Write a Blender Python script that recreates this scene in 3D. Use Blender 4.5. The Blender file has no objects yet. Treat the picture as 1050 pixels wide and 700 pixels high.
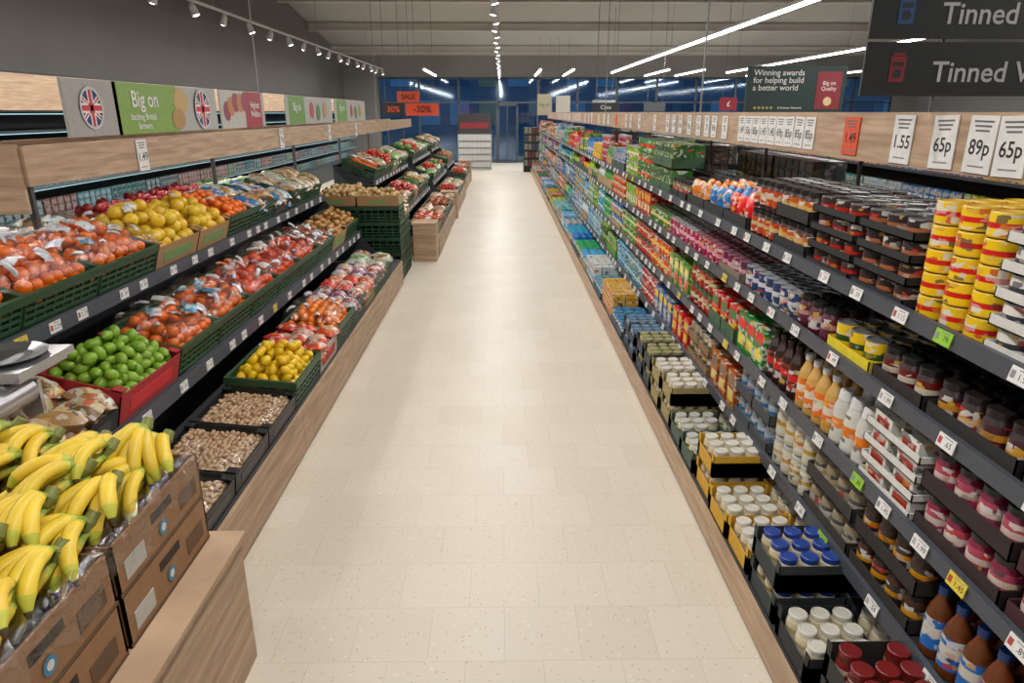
import bpy, math, random
import numpy as np
from mathutils import Matrix, Vector
random.seed(7); np.random.seed(7)
R=random.random
def U(a,b): return a+(b-a)*random.random()
def C(h,a=0.0):
    h=h.lstrip('#'); o=[]
    for i in (0,2,4):
        c=int(h[i:i+2],16)/255.0
        o.append(c/12.92 if c<=0.04045 else ((c+0.055)/1.055)**2.4)
    return (o[0],o[1],o[2],a)
def sat(c,s=1.3):
    g=c[0]*.3+c[1]*.6+c[2]*.1
    return tuple(max(0.004,g+(v-g)*s) for v in c[:3])+(c[3],)
def jit(c,k=0.12):
    f=1+U(-k,k); return (min(1,c[0]*f*(1+U(-k,k)*.4)),min(1,c[1]*f*(1+U(-k,k)*.4)),min(1,c[2]*f),c[3])
scene=bpy.context.scene
# ------------------------------------------------------------------ materials
def new_mat(name):
    m=bpy.data.materials.new(name); m.use_nodes=True
    nt=m.node_tree; return m,nt,nt.nodes['Principled BSDF']
def N(nt,t,**k):
    n=nt.nodes.new(t)
    for a,b in k.items(): setattr(n,a,b)
    return n
def mat_attr(name,rough=.4,metal=0,pr=False,bump=0,bscale=60):
    m,nt,p=new_mat(name); L=nt.links.new
    at=N(nt,'ShaderNodeAttribute'); at.attribute_name='Col'
    p.inputs['Roughness'].default_value=rough; p.inputs['Metallic'].default_value=metal
    tc=N(nt,'ShaderNodeTexCoord')
    if pr:
        mp=N(nt,'ShaderNodeMapping'); mp.inputs['Scale'].default_value=(1,1,1.6)
        L(tc.outputs['Object'],mp.inputs[0])
        vo=N(nt,'ShaderNodeTexVoronoi'); vo.distance='CHEBYCHEV'; vo.inputs['Scale'].default_value=36
        L(mp.outputs[0],vo.inputs['Vector'])
        sp=N(nt,'ShaderNodeSeparateColor'); L(vo.outputs['Color'],sp.inputs[0])
        gt=N(nt,'ShaderNodeMath',operation='GREATER_THAN'); gt.inputs[1].default_value=.64; L(sp.outputs[0],gt.inputs[0])
        mu=N(nt,'ShaderNodeMath',operation='MULTIPLY'); L(gt.outputs[0],mu.inputs[0]); L(at.outputs['Alpha'],mu.inputs[1])
        cr=N(nt,'ShaderNodeValToRGB'); cr.color_ramp.interpolation='CONSTANT'
        e=cr.color_ramp.elements; e[0].position=0; e[0].color=(.6,.58,.53,1); e[1].position=.4; e[1].color=(.04,.04,.05,1)
        for ps,c in ((.58,(.6,.36,.04,1)),(.74,(.5,.03,.02,1)),(.86,(.65,.65,.62,1))):
            x=e.new(ps); x.color=c
        L(sp.outputs[1],cr.inputs[0])
        mx=N(nt,'ShaderNodeMix',data_type='RGBA'); L(mu.outputs[0],mx.inputs[0]); L(at.outputs['Color'],mx.inputs[6]); L(cr.outputs[0],mx.inputs[7])
        L(mx.outputs[2],p.inputs['Base Color'])
    else:
        no=N(nt,'ShaderNodeTexNoise'); no.inputs['Scale'].default_value=30; L(tc.outputs['Object'],no.inputs['Vector'])
        mr=N(nt,'ShaderNodeMapRange'); mr.inputs[3].default_value=.82; mr.inputs[4].default_value=1.12; L(no.outputs[0],mr.inputs[0])
        vm=N(nt,'ShaderNodeVectorMath',operation='SCALE'); L(at.outputs['Color'],vm.inputs[0]); L(mr.outputs[0],vm.inputs[3])
        L(vm.outputs[0],p.inputs['Base Color'])
    if bump:
        nb=N(nt,'ShaderNodeTexNoise'); nb.inputs['Scale'].default_value=bscale; L(tc.outputs['Object'],nb.inputs['Vector'])
        b=N(nt,'ShaderNodeBump'); b.inputs['Strength'].default_value=bump; b.inputs['Distance'].default_value=.004
        L(nb.outputs[0],b.inputs['Height']); L(b.outputs[0],p.inputs['Normal'])
    return m
M_print=mat_attr('printed_packaging',.38,pr=True)
M_plain=mat_attr('painted_plastic',.45)
M_fruit=mat_attr('fruit_skin',.38,bump=.25,bscale=120)
M_card=mat_attr('cardboard',.75,bump=.1,bscale=90,pr=False)
M_sign=mat_attr('sign_board',.5)
def mat_simple(name,c,rough=.5,metal=0,noise=.08,scale=6):
    m,nt,p=new_mat(name); L=nt.links.new
    tc=N(nt,'ShaderNodeTexCoord'); no=N(nt,'ShaderNodeTexNoise'); no.inputs['Scale'].default_value=scale
    L(tc.outputs['Object'],no.inputs['Vector'])
    cr=N(nt,'ShaderNodeValToRGB'); e=cr.color_ramp.elements
    e[0].position=.3; e[1].position=.7
    e[0].color=(c[0]*(1-noise),c[1]*(1-noise),c[2]*(1-noise),1); e[1].color=(min(1,c[0]*(1+noise)),min(1,c[1]*(1+noise)),min(1,c[2]*(1+noise)),1)
    L(no.outputs[0],cr.inputs[0]); L(cr.outputs[0],p.inputs['Base Color'])
    p.inputs['Roughness'].default_value=rough; p.inputs['Metallic'].default_value=metal
    return m
M_metal=mat_simple('brushed_metal',(.5,.5,.52),.3,.9)
M_ceil=mat_simple('ceiling_grey',C('b4b2ae'),.8,noise=.03)
M_beam=mat_simple('beam_grey',C('ccc8c2'),.7,noise=.03)
M_wallL=mat_simple('wall_dark_grey',C('6e6b68'),.8,noise=.03,scale=2)
M_wall=mat_simple('wall_grey',C('8c8a88'),.8,noise=.03)
M_frame=mat_simple('window_frame_grey',C('46525c'),.4)
def mat_wood():
    m,nt,p=new_mat('light_oak_laminate'); L=nt.links.new
    tc=N(nt,'ShaderNodeTexCoord'); mp=N(nt,'ShaderNodeMapping'); mp.inputs['Scale'].default_value=(1.2,1.2,16)
    L(tc.outputs['Object'],mp.inputs[0])
    no=N(nt,'ShaderNodeTexNoise'); no.inputs['Scale'].default_value=2.4; no.inputs['Detail'].default_value=7; no.inputs['Distortion'].default_value=.3
    L(mp.outputs[0],no.inputs['Vector'])
    cr=N(nt,'ShaderNodeValToRGB'); e=cr.color_ramp.elements
    e[0].position=.28; e[0].color=C('967a60',1); e[1].position=.75; e[1].color=C('c4a78a',1)
    L(no.outputs[0],cr.inputs[0]); L(cr.outputs[0],p.inputs['Base Color']); p.inputs['Roughness'].default_value=.5
    return m
M_wood=mat_wood()
def mat_floor():
    m,nt,p=new_mat('floor_tiles'); L=nt.links.new
    tc=N(nt,'ShaderNodeTexCoord')
    br=N(nt,'ShaderNodeTexBrick'); br.offset=.5; br.inputs['Scale'].default_value=1
    br.inputs['Brick Width'].default_value=.3; br.inputs['Row Height'].default_value=.3; br.inputs['Mortar Size'].default_value=.0013
    br.inputs['Mortar Smooth'].default_value=.3; br.inputs['Bias'].default_value=0
    br.inputs['Color1'].default_value=C('d2cabb',1); br.inputs['Color2'].default_value=C('cdc4b4',1); br.inputs['Mortar'].default_value=C('bab09f',1)
    L(tc.outputs['Object'],br.inputs['Vector'])
    vo=N(nt,'ShaderNodeTexVoronoi'); vo.inputs['Scale'].default_value=44; L(tc.outputs['Object'],vo.inputs['Vector'])
    lt=N(nt,'ShaderNodeMath',operation='LESS_THAN'); lt.inputs[1].default_value=.2; L(vo.outputs['Distance'],lt.inputs[0])
    sp=N(nt,'ShaderNodeSeparateColor'); L(vo.outputs['Color'],sp.inputs[0])
    gt=N(nt,'ShaderNodeMath',operation='GREATER_THAN'); gt.inputs[1].default_value=.4; L(sp.outputs[0],gt.inputs[0])
    mu=N(nt,'ShaderNodeMath',operation='MULTIPLY'); L(lt.outputs[0],mu.inputs[0]); L(gt.outputs[0],mu.inputs[1])
    m2=N(nt,'ShaderNodeMath',operation='MULTIPLY'); m2.inputs[1].default_value=.6; L(mu.outputs[0],m2.inputs[0])
    cr=N(nt,'ShaderNodeValToRGB'); cr.color_ramp.interpolation='CONSTANT'; e=cr.color_ramp.elements
    e[0].position=0; e[0].color=C('b8945a',1); e[1].position=.5; e[1].color=C('e8e4da',1); x=e.new(.8); x.color=C('a89c8a',1)
    L(sp.outputs[1],cr.inputs[0])
    mx=N(nt,'ShaderNodeMix',data_type='RGBA'); L(m2.outputs[0],mx.inputs[0]); L(br.outputs['Color'],mx.inputs[6]); L(cr.outputs[0],mx.inputs[7])
    no=N(nt,'ShaderNodeTexNoise'); no.inputs['Scale'].default_value=1.5; no.inputs['Detail'].default_value=5; L(tc.outputs['Object'],no.inputs['Vector'])
    mr=N(nt,'ShaderNodeMapRange'); mr.inputs[3].default_value=.36; mr.inputs[4].default_value=.5; L(no.outputs[0],mr.inputs[0])
    L(mr.outputs[0],p.inputs['Roughness']); p.inputs['Specular IOR Level'].default_value=.4
    L(mx.outputs[2],p.inputs['Base Color'])
    return m
M_floor=mat_floor()
def mat_emit(name,c,s):
    m,nt,p=new_mat(name); p.inputs['Base Color'].default_value=(*c[:3],1)
    p.inputs['Emission Color'].default_value=(*c[:3],1); p.inputs['Emission Strength'].default_value=s; return m
M_led=mat_emit('led_white',(1,.98,.96),9)
M_teal=mat_emit('chiller_led',(.4,.75,.85),.8)
def mat_glass(name,tint,gl,rough=.05,bump=0):
    m,nt,p=new_mat(name); L=nt.links.new
    tr=N(nt,'ShaderNodeBsdfTransparent'); tr.inputs[0].default_value=(*tint,1)
    go=N(nt,'ShaderNodeBsdfGlossy'); go.inputs['Roughness'].default_value=rough
    if bump:
        tc=N(nt,'ShaderNodeTexCoord'); nb=N(nt,'ShaderNodeTexNoise'); nb.inputs['Scale'].default_value=45; L(tc.outputs['Object'],nb.inputs['Vector'])
        b=N(nt,'ShaderNodeBump'); b.inputs['Strength'].default_value=bump; b.inputs['Distance'].default_value=.01
        L(nb.outputs[0],b.inputs['Height']); L(b.outputs[0],go.inputs['Normal'])
    mx=N(nt,'ShaderNodeMixShader'); mx.inputs[0].default_value=gl
    L(tr.outputs[0],mx.inputs[1]); L(go.outputs[0],mx.inputs[2])
    L(mx.outputs[0],nt.nodes['Material Output'].inputs[0]); return m
M_glass=mat_glass('window_glass',(.62,.84,.97),.1)
M_film=mat_glass('clear_plastic_film',(.97,.97,.97),.10,.14,.8)
# ------------------------------------------------------------------ mesh batching
class T:
    def __init__(s,V,F,K,S):
        s.V=np.array(V,dtype=np.float64); s.loops=np.array([i for f in F for i in f],dtype=np.int64)
        s.sizes=np.array([len(f) for f in F],dtype=np.int64); s.K=np.array(K,dtype=np.int64); s.S=np.array(S,dtype=bool)
class Batch:
    def __init__(s): s.V=[];s.L=[];s.Z=[];s.C=[];s.S=[];s.n=0
    def add(s,t,cols,M):
        M=np.array(M); V=t.V@M[:3,:3].T+M[:3,3]
        cols=np.array(cols,dtype=np.float64)
        if cols.ndim==1: cols=cols[None]
        s.V.append(V); s.L.append(t.loops+s.n); s.Z.append(t.sizes); s.C.append(cols[np.minimum(t.K,len(cols)-1)]); s.S.append(t.S); s.n+=len(V)
    def mesh(s,name,mat):
        me=bpy.data.meshes.new(name)
        V=np.concatenate(s.V); L=np.concatenate(s.L); Z=np.concatenate(s.Z); Cc=np.concatenate(s.C); S=np.concatenate(s.S)
        me.vertices.add(len(V)); me.vertices.foreach_set('co',V.astype(np.float32).ravel())
        me.loops.add(len(L)); me.loops.foreach_set('vertex_index',L.astype(np.int32))
        me.polygons.add(len(Z)); st=np.concatenate([[0],np.cumsum(Z)[:-1]])
        me.polygons.foreach_set('loop_start',st.astype(np.int32))
        me.polygons.foreach_set('use_smooth',S)
        me.update(calc_edges=True)
        ca=me.attributes.new('Col','FLOAT_COLOR','CORNER')
        ca.data.foreach_set('color',np.repeat(Cc,Z,axis=0).astype(np.float32).ravel())
        me.materials.append(mat); return me
    def obj(s,name,mat,M=None):
        if not s.V: return None
        o=bpy.data.objects.new(name,s.mesh(name,mat)); scene.collection.objects.link(o)
        if M is not None: o.matrix_world=Matrix(M)
        return o
def TR(x,y,z,rz=0,sx=1,sy=None,sz=None,rx=0,ry=0):
    sy=sx if sy is None else sy; sz=sx if sz is None else sz
    return Matrix.Translation((x,y,z))@Matrix.Rotation(rz,4,'Z')@Matrix.Rotation(ry,4,'Y')@Matrix.Rotation(rx,4,'X')@Matrix.Diagonal((sx,sy,sz,1))
def boxes(lst):
    V=[];F=[];K=[]
    for b in lst:
        x0,x1,y0,y1,z0,z1=b[:6]; k=b[6] if len(b)>6 else 0; n=len(V)
        V+=[(x0,y0,z0),(x1,y0,z0),(x1,y1,z0),(x0,y1,z0),(x0,y0,z1),(x1,y0,z1),(x1,y1,z1),(x0,y1,z1)]
        F+=[[n,n+3,n+2,n+1],[n+4,n+5,n+6,n+7],[n,n+1,n+5,n+4],[n+1,n+2,n+6,n+5],[n+2,n+3,n+7,n+6],[n+3,n,n+4,n+7]]; K+=[k]*6
    return T(V,F,K,[False]*len(F))
def lathe(prof,n):
    V=[];F=[];K=[];S=[]
    cs=[(math.cos(2*math.pi*i/n),math.sin(2*math.pi*i/n)) for i in range(n)]
    for a,b in zip(prof[:-1],prof[1:]):
        m=len(V)
        for r,z in ((a[0],a[1]),(b[0],b[1])):
            V+=[(r*c,r*s_,z) for c,s_ in cs]
        for i in range(n):
            j=(i+1)%n; F.append([m+i,m+j,m+n+j,m+n+i]); K.append(a[2]); S.append(True)
    m=len(V)
    if prof[-1][0]>1e-4:
        V+=[(prof[-1][0]*c,prof[-1][0]*s_,prof[-1][1]) for c,s_ in cs]; F.append([m+i for i in range(n)]); K.append(prof[-1][2]); S.append(False)
    return T(V,F,K,S)
def sphere(nu=12,nv=8,f=None):
    V=[];F=[];K=[]
    for j in range(nv+1):
        ph=math.pi*j/nv
        for i in range(nu):
            th=2*math.pi*i/nu; r=math.sin(ph); z=-math.cos(ph)
            if f: r,z=f(r,z)
            V.append((r*math.cos(th),r*math.sin(th),z))
    for j in range(nv):
        for i in range(nu):
            k=(i+1)%nu; F.append([j*nu+i,j*nu+k,(j+1)*nu+k,(j+1)*nu+i]); K.append(1 if j==nv-1 else 0)
    return T(V,F,K,[True]*len(F))
def pillow(n=8,b=.25):
    V=[];F=[];K=[]
    for s_ in (1,-1):
        m=len(V)
        for j in range(n+1):
            for i in range(n+1):
                u=2*i/n-1; v=2*j/n-1
                e=max(0,(1-u*u))**.5*max(0,1-v**4)**.6
                z=s_*e*(1+(U(-b,b) if e>0 else 0))
                V.append((u*(1-.06*abs(v)),v*(1-.08*u*u),z))
        for j in range(n):
            for i in range(n):
                a=m+j*(n+1)+i; f=[a,a+1,a+n+2,a+n+1]
                F.append(f if s_>0 else f[::-1]); K.append(1 if (2<=j<n-3 and s_>0) else 0)
    return T(V,F,K,[True]*len(F))
def halfpillow(n=10,b=.3):
    V=[];F=[]
    for j in range(n+1):
        for i in range(n+1):
            u=2*i/n-1; v=2*j/n-1
            e=max(0,(1-u**4))**.5*max(0,1-v**4)**.5
            V.append((u*(1-.08*abs(v))+U(-.04,.04),v*(1-.1*u*u)+U(-.04,.04),e*(1+U(-b,b))-.2))
    for j in range(n):
        for i in range(n):
            a=j*(n+1)+i; F.append([a,a+1,a+n+2,a+n+1])
    return T(V,F,[0]*len(F),[True]*len(F))
def patch(n=6,b=.12):
    V=[];F=[]
    for j in range(n+1):
        for i in range(n+1):
            u=2*i/n-1;v=2*j/n-1
            V.append((u+U(-.08,.08),v+U(-.08,.08),-.35*(u*u+v*v)+U(-b,b)+.3))
    for j in range(n):
        for i in range(n):
            a=j*(n+1)+i; F.append([a,a+1,a+n+2,a+n+1])
    return T(V,F,[0]*len(F),[True]*len(F))
_tc={}
def text(s,size,al='CENTER',bold=.012,space=1.0):
    k=(s,size,al)
    if k in _tc: return _tc[k]
    cu=bpy.data.curves.new('t','FONT'); cu.body=s; cu.size=size; cu.align_x=al; cu.align_y='CENTER'; cu.offset=bold*size; cu.resolution_u=3; cu.space_line=space
    o=bpy.data.objects.new('t',cu); scene.collection.objects.link(o); bpy.context.view_layer.update()
    me=bpy.data.meshes.new_from_object(o.evaluated_get(bpy.context.evaluated_depsgraph_get()))
    V=[tuple(v.co) for v in me.vertices]; F=[list(p.vertices) for p in me.polygons]
    t=T(V if V else [(0,0,0)]*3,F if F else [[0,1,2]],[0]*max(1,len(F)),[False]*max(1,len(F)))
    bpy.data.objects.remove(o); bpy.data.curves.remove(cu); bpy.data.meshes.remove(me)
    _tc[k]=t; return t
def frame(o,right,up):
    r=Vector(right);u=Vector(up);n=r.cross(u)
    return Matrix(((r.x,u.x,n.x,o[0]),(r.y,u.y,n.y,o[1]),(r.z,u.z,n.z,o[2]),(0,0,0,1)))
def fR(x,y,z): return frame((x,y,z),(0,-1,0),(0,0,1))
def fL(x,y,z): return frame((x,y,z),(0,1,0),(0,0,1))
def fF(x,y,z): return frame((x,y,z),(1,0,0),(0,0,1))
def disk(r,n=28,r0=0):
    V=[];F=[]
    if r0<=0:
        V=[(r*math.cos(2*math.pi*i/n),r*math.sin(2*math.pi*i/n),0) for i in range(n)]; F=[list(range(n))]
    else:
        for q in (r0,r): V+=[(q*math.cos(2*math.pi*i/n),q*math.sin(2*math.pi*i/n),0) for i in range(n)]
        F=[[i,n+i,n+(i+1)%n,(i+1)%n] for i in range(n)]
    return T(V,F,[0]*len(F),[False]*len(F))
def quad(w,h): return T([(-w/2,-h/2,0),(w/2,-h/2,0),(w/2,h/2,0),(-w/2,h/2,0)],[[0,1,2,3]],[0],[False])
I4=Matrix.Identity(4)
def simple(name,lst,mat,cols=None):
    b=Batch(); b.add(boxes(lst),cols if cols else [(1,1,1,0)],I4); return b.obj(name,mat)
WHITE=C('dedddA'.lower()); BLACK=C('17181a'); DK=C('34373c')
# ------------------------------------------------------------------ room shell
XL,XR,YB,YF=-6.4,17.0,29.5,-4.0
def ZC(y): return 4.15+(YB-y)*.14
simple('floor',[(XL,XR,YF,YB,-.1,0)],M_floor)
def poly(name,V,F,mat):
    me=bpy.data.meshes.new(name); me.from_pydata(V,[],F); me.materials.append(mat)
    o=bpy.data.objects.new(name,me); scene.collection.objects.link(o); return o
def prism(name,x0,x1,mat):
    z0,z1=ZC(YF),ZC(YB)
    poly(name,[(x0,YF,0),(x0,YB,0),(x0,YB,z1),(x0,YF,z0),(x1,YF,0),(x1,YB,0),(x1,YB,z1),(x1,YF,z0)],
     [(0,1,2,3),(7,6,5,4),(0,4,5,1),(3,2,6,7),(0,3,7,4),(1,5,6,2)],mat)
prism('wall_left',XL-.2,XL,M_wallL); prism('wall_right',XR,XR+.2,M_wall)
z0,z1=ZC(YF),ZC(YB)
poly('ceiling',[(XL,YF,z0),(XR,YF,z0),(XR,YB,z1),(XL,YB,z1),(XL,YF,z0+.2),(XR,YF,z0+.2),(XR,YB,z1+.2),(XL,YB,z1+.2)],
 [(3,2,1,0),(4,5,6,7),(0,1,5,4),(1,2,6,5),(2,3,7,6),(3,0,4,7)],M_ceil)
simple('wall_front',[(XL,XR,YF-.2,YF,0,z0)],M_wall)
WT=3.35
simple('wall_back',[(XL,-5,YB,YB+.2,0,z1),(-5,XR,YB,YB+.2,WT,z1),(16,XR,YB,YB+.2,0,WT)],M_wall)
bl=[]
y=YB-1.6
while y>8:
    z=ZC(y); bl+=[(XL,XR,y-.05,y+.05,z-.22,z-.02),(XL,XR,y-.11,y+.11,z-.26,z-.22)]; y-=3.1
simple('trim_ceiling_beams',bl,M_beam)
b=[]
for i in range(14):
    x=-5+i*1.615; b.append((x-.04,x+.04,YB+.02,YB+.14,0,WT))
b+=[(-5,16,YB+.02,YB+.14,WT-.08,WT),(-5,16,YB+.02,YB+.14,2.35,2.41),(-5,16,YB+.02,YB+.14,0,.12)]
wf=simple('window_1',b,M_frame)
g=simple('glass',[(-5,16,YB+.07,YB+.085,.1,WT-.05)],M_glass); g.parent=wf
simple('ground',[(-60,80,YB+.2,110,-.15,-.05)],mat_simple('asphalt',(.10,.12,.15),.8))
bb=Batch(); bx=[(-45,70,72,76,-.05,8.5,0)]
cols=[C('6c8498'),C('a8c4d8'),C('e0b888'),C('4c6a84')]
for i in range(36):
    for j in range(2):
        x=-40+i*2.9; z=.8+j*3.6; bx.append((x,x+1.9,71.93,72,z,z+2.3,random.choice([1,3,3,1,3,2])))
bb.add(boxes(bx),cols,I4); bb.obj('street_building',mat_attr('facade',.6))
# ------------------------------------------------------------------ lights
def area(name,loc,sx,sy,p,col=(1,.968,.93),shape='RECTANGLE',rot=(0,0,0),parent=None):
    l=bpy.data.lights.new(name,'AREA'); l.shape=shape; l.size=sx
    if shape=='RECTANGLE': l.size_y=sy
    l.energy=p*1.0; l.color=col
    o=bpy.data.objects.new(name,l); o.location=loc; o.rotation_euler=rot; scene.collection.objects.link(o)
    if parent: o.parent=parent
    return o
def spot_track(x,zz,y0,y1,step,power,lean):
    bt=Batch(); bt.add(boxes([(x-.02,x+.02,y0,y1,zz+.17,zz+.2)]),[C('c8c8c8')],I4)
    hd=lathe([(.02,.16,0),(.045,.12,0),(.055,.0,0),(.047,.0,0),(.045,.02,0)],12)
    bulb=sphere(10,6); lb=Batch()
    n=int((y1-y0)/step); ls=[]
    for i in range(n+1):
        y=y0+i*step+.2; s=1 if i%2 else -1
        M_=TR(x+s*lean*.1,y,zz,ry=-s*lean)
        bt.add(hd,[C('dcdcdc')],M_); lb.add(bulb,[WHITE],M_@TR(0,0,.012,0,.044,.044,.02))
        ls.append((M_@Vector((0,0,-.012)),s))
    y=y0+1.0
    while y<y1:
        bt.add(boxes([(x-.003,x+.003,y-.003,y+.003,zz+.2,ZC(y)-.27)]),[C('999999')],I4); y+=6
    o=bt.obj('spotlight_track',M_plain)
    q=lb.obj('bulbs',M_led); q.parent=o
    for P_,s in ls: area('lamp',P_,.08,0,power,shape='DISK',rot=(0,-s*lean,0),parent=o)
spot_track(-4.2,3.25,-2,26,1.1,20,.35)
spot_track(-.1,3.25,-2,28,1.0,14.5,.2)
def led_line(x,zz,y0,y1,pm,seg=4.5):
    bt=Batch(); bt.add(boxes([(x-.035,x+.035,y0,y1,zz+.045,zz+.09)]),[C('e0e0e0')],I4)
    y=y0+2
    while y<y1:
        bt.add(boxes([(x-.003,x+.003,y-.003,y+.003,zz+.06,ZC(y)-.27)]),[C('999999')],I4); y+=8
    o=bt.obj('led_batten_light',M_plain)
    q=simple('led_tube',[(x-.03,x+.03,y0+.02,y1-.02,zz+.01,zz+.045)],M_led); q.parent=o
    y=y0
    while y<y1-.5:
        l=min(seg,y1-y); area('lamp',(x,y+l/2,zz+.005),.05,l-.05,pm*l,parent=o); y+=seg
led_line(3.9,3.3,-1,26,16)
led_line(8.0,3.3,-1,26,12)
led_line(12.3,3.3,2,26,10)
for x in (-2.6,1.3,2.4,5.6,6.8,9.6): led_line(x,3.32,24.5,28.6,4,seg=4)
# ------------------------------------------------------------------ product templates
def mk(n):
    d={}
    d['can']=lathe([(.036,0,2),(.0375,.004,0),(.0375,.045,1),(.0375,.066,0),(.0375,.103,2),(.036,.108,2),(.033,.108,2),(.032,.104,2)],n)
    d['tin']=lathe([(.041,0,2),(.042,.004,0),(.042,.022,1),(.042,.036,0),(.042,.058,2),(.040,.062,2),(.037,.062,2),(.036,.059,2)],n)
    d['jar']=lathe([(.034,0,3),(.036,.006,3),(.036,.02,0),(.036,.05,1),(.036,.068,0),(.036,.09,3),(.030,.106,2),(.033,.107,2),(.033,.125,2),(.030,.127,2)],n)
    d['tub']=lathe([(.034,0,3),(.038,.006,3),(.038,.025,0),(.038,.06,1),(.038,.075,3),(.034,.1,3),(.030,.104,2),(.033,.105,2),(.033,.124,2),(.029,.127,2),(.027,.124,2)],n)
    d['bottle']=lathe([(.031,0,3),(.033,.006,3),(.033,.03,0),(.033,.07,1),(.033,.1,0),(.033,.125,3),(.028,.15,3),(.016,.18,3),(.013,.195,2),(.016,.196,2),(.016,.22,2)],n)
    d['squeezy']=lathe([(.036,0,3),(.038,.01,0),(.035,.06,1),(.036,.1,0),(.034,.14,3),(.024,.165,2),(.026,.166,2),(.022,.2,2)],n)
    return d
NEAR=mk(16); FAR=mk(8)
boxT=boxes([(-.032,.032,-.045,.045,0,.16,0),(-.0335,.0335,-.03,.03,.03,.075,1),(-.0335,.0335,-.036,.036,.1,.14,2)])
packT=boxes([(-.06,.06,-.05,.05,0,.055,0),(-.061,.061,-.035,.035,.012,.042,1),(-.03,.03,-.03,.03,.0551,.056,2)])
pills=[pillow() for _ in range(5)]
patches=[patch() for _ in range(6)]
hps=[halfpillow() for _ in range(6)]
DIM={'can':(.077,.109),'tin':(.086,.063),'jar':(.075,.128),'tub':(.08,.128),'bottle':(.07,.222),'squeezy':(.079,.202),'box':(.094,.163),'pack':(.104,.058),'pouch':(.11,.16)}
B={k:Batch() for k in ('can','tin','jar','tub','bottle','squeezy','box','pack','pouch','tray')}
def tray(batch,x0,x1,y0,y1,z,h,col,col2=None):
    t=.004
    batch.add(boxes([(x0,x1,y0,y1,z,z+t),(x0,x0+t,y0,y1,z,z+h,1),(x1-t,x1,y0,y1,z,z+h),(x0,x1,y0,y0+t,z,z+h),(x0,x1,y1-t,y1,z,z+h)]),[col,col2 or col],I4)
def fill(xf,z,clear,depth,y0,y1,kind,cols,stack=1,rows=3,tr=None,side=1,trh=.4,jx=.004,sc=1.0):
    w,h=DIM[kind]; w*=sc; h*=sc; D=NEAR if y0<6 else FAR
    n=max(1,int((y1-y0+.01)/w)); pitch=(y1-y0)/n
    dx={'box':.068,'pack':.124,'pouch':.09}.get(kind,w/sc)*sc
    rows=max(1,min(rows,int(depth/dx)))
    while stack>1 and stack*h>clear: stack-=1
    fl=(h*1.0)>clear
    for k in range(stack):
        for r in range(rows):
            if r>=2 and k<stack-1: continue
            if k==stack-1 and stack>1 and R()<.06: continue
            for i in range(n):
                y=y0+(i+.5)*pitch; x=xf+side*((r+.5)*dx+.012+U(0,jx))
                cc=[jit(c,.06) for c in cols]
                zz=z+k*h; s=.95*sc if not fl else clear/(h/sc)*.95
                if kind=='box': B['box'].add(boxT,cc,TR(x,y,zz,U(-.04,.04),sc,sc,s))
                elif kind=='pack': B['pack'].add(packT,cc,TR(x,y,zz,U(-.04,.04),.97*sc))
                elif kind=='pouch': B['pouch'].add(random.choice(pills),cc,TR(x,y,zz+.075*sc,U(-.15,.15),1)@Matrix.Rotation(math.pi/2-.15*side,4,'Y')@Matrix.Diagonal((.078*sc,.05*sc,.032*sc,1)))
                else: B[kind].add(D[kind],cc,TR(x,y,zz,U(0,6.28),sc,sc,s))
        if tr is not None:
            m=max(1,int(round((y1-y0)/.3))); p=(y1-y0)/m
            for q in range(m):
                a,b_=sorted((xf+side*.006,xf+side*(rows*dx+.02)))
                tray(B['tray'],a,b_,y0+q*p+.003,y0+(q+1)*p-.003,z+k*h+.001,h*trh,tr)
def cased(xf,z,y0,y1,depth,cols,tr,kind='jar',high=(1,2)):
    w,h=DIM[kind]; cw=3*w+.022; cd=3*w+.022
    m=max(1,int(round((y1-y0)/(cw+.012)))); p=(y1-y0)/m
    for q in range(m):
        hh=random.choice(high)
        ox=U(0,.015)
        for k in range(hh):
            for e in range(int(depth/cd)):
                xa=xf+ox+e*(cd+.004); ya=y0+q*p+(p-cw)/2; za=z+k*(h+.012)
                tray(B['tray'],xa,xa+cd,ya,ya+cw,za,h*.62,tr)
                B['tray'].add(boxes([(xa,xa+.004,ya,ya+.03,za,za+h*.98),(xa,xa+.004,ya+cw-.03,ya+cw,za,za+h*.98),(xa,xa+cd,ya,ya+.003,za,za+h*.9),(xa,xa+cd,ya+cw-.003,ya+cw,za,za+h*.9)]),[tr],I4)
                for i in range(3):
                    for j in range(3):
                        if R()<.05 and k==hh-1 and e==0: continue
                        B[kind].add(NEAR[kind] if y0<6 else FAR[kind],[jit(c,.05) for c in cols],TR(xa+.011+(i+.5)*w,ya+.011+(j+.5)*w,za+.005,U(0,6.3),1,1,.97))
# ------------------------------------------------------------------ right gondola
GY0,GY1=.9,24.5
LV=[(1.0,.17,.24,.7),(1.25,.44,.31,.45),(1.25,.79,.31,.45),(1.25,1.135,.24,.45),(1.25,1.41,.40,.45)]
bx=[(1.0,1.02,GY0,GY1,.02,.165,1),(1.03,1.75,GY0,GY1,0,.14,0),(1.0,1.75,GY0,GY1,.15,.168,0),(1.74,1.78,GY0,GY1,0,1.5,0)]
for xf,z,c,d in LV[1:]:
    bx+=[(xf,1.75,GY0,GY1,z-.025,z-.003,0),(xf-.012,xf+.006,GY0,GY1,z-.036,z+.016,2)]
for k in range(int((GY1-GY0)/1.25)+1):
    y=GY0+k*1.25; bx.append((1.735,1.75,y-.008,y+.008,0,1.81,0)); bx.append((1.0-.001,1.021,y-.002,y+.002,.02,.165,0)); bx.append((1.57,1.75,y-.008,y+.008,1.795,1.81,0))
for xf,z in ((1.8,.44),(1.8,.79),(1.8,1.135),(1.8,1.41)): bx.append((1.78,2.28,GY0,GY1,z-.025,z-.003,0))
bx.append((1.78,2.5,GY0,GY1,0,.165,0))
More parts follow.
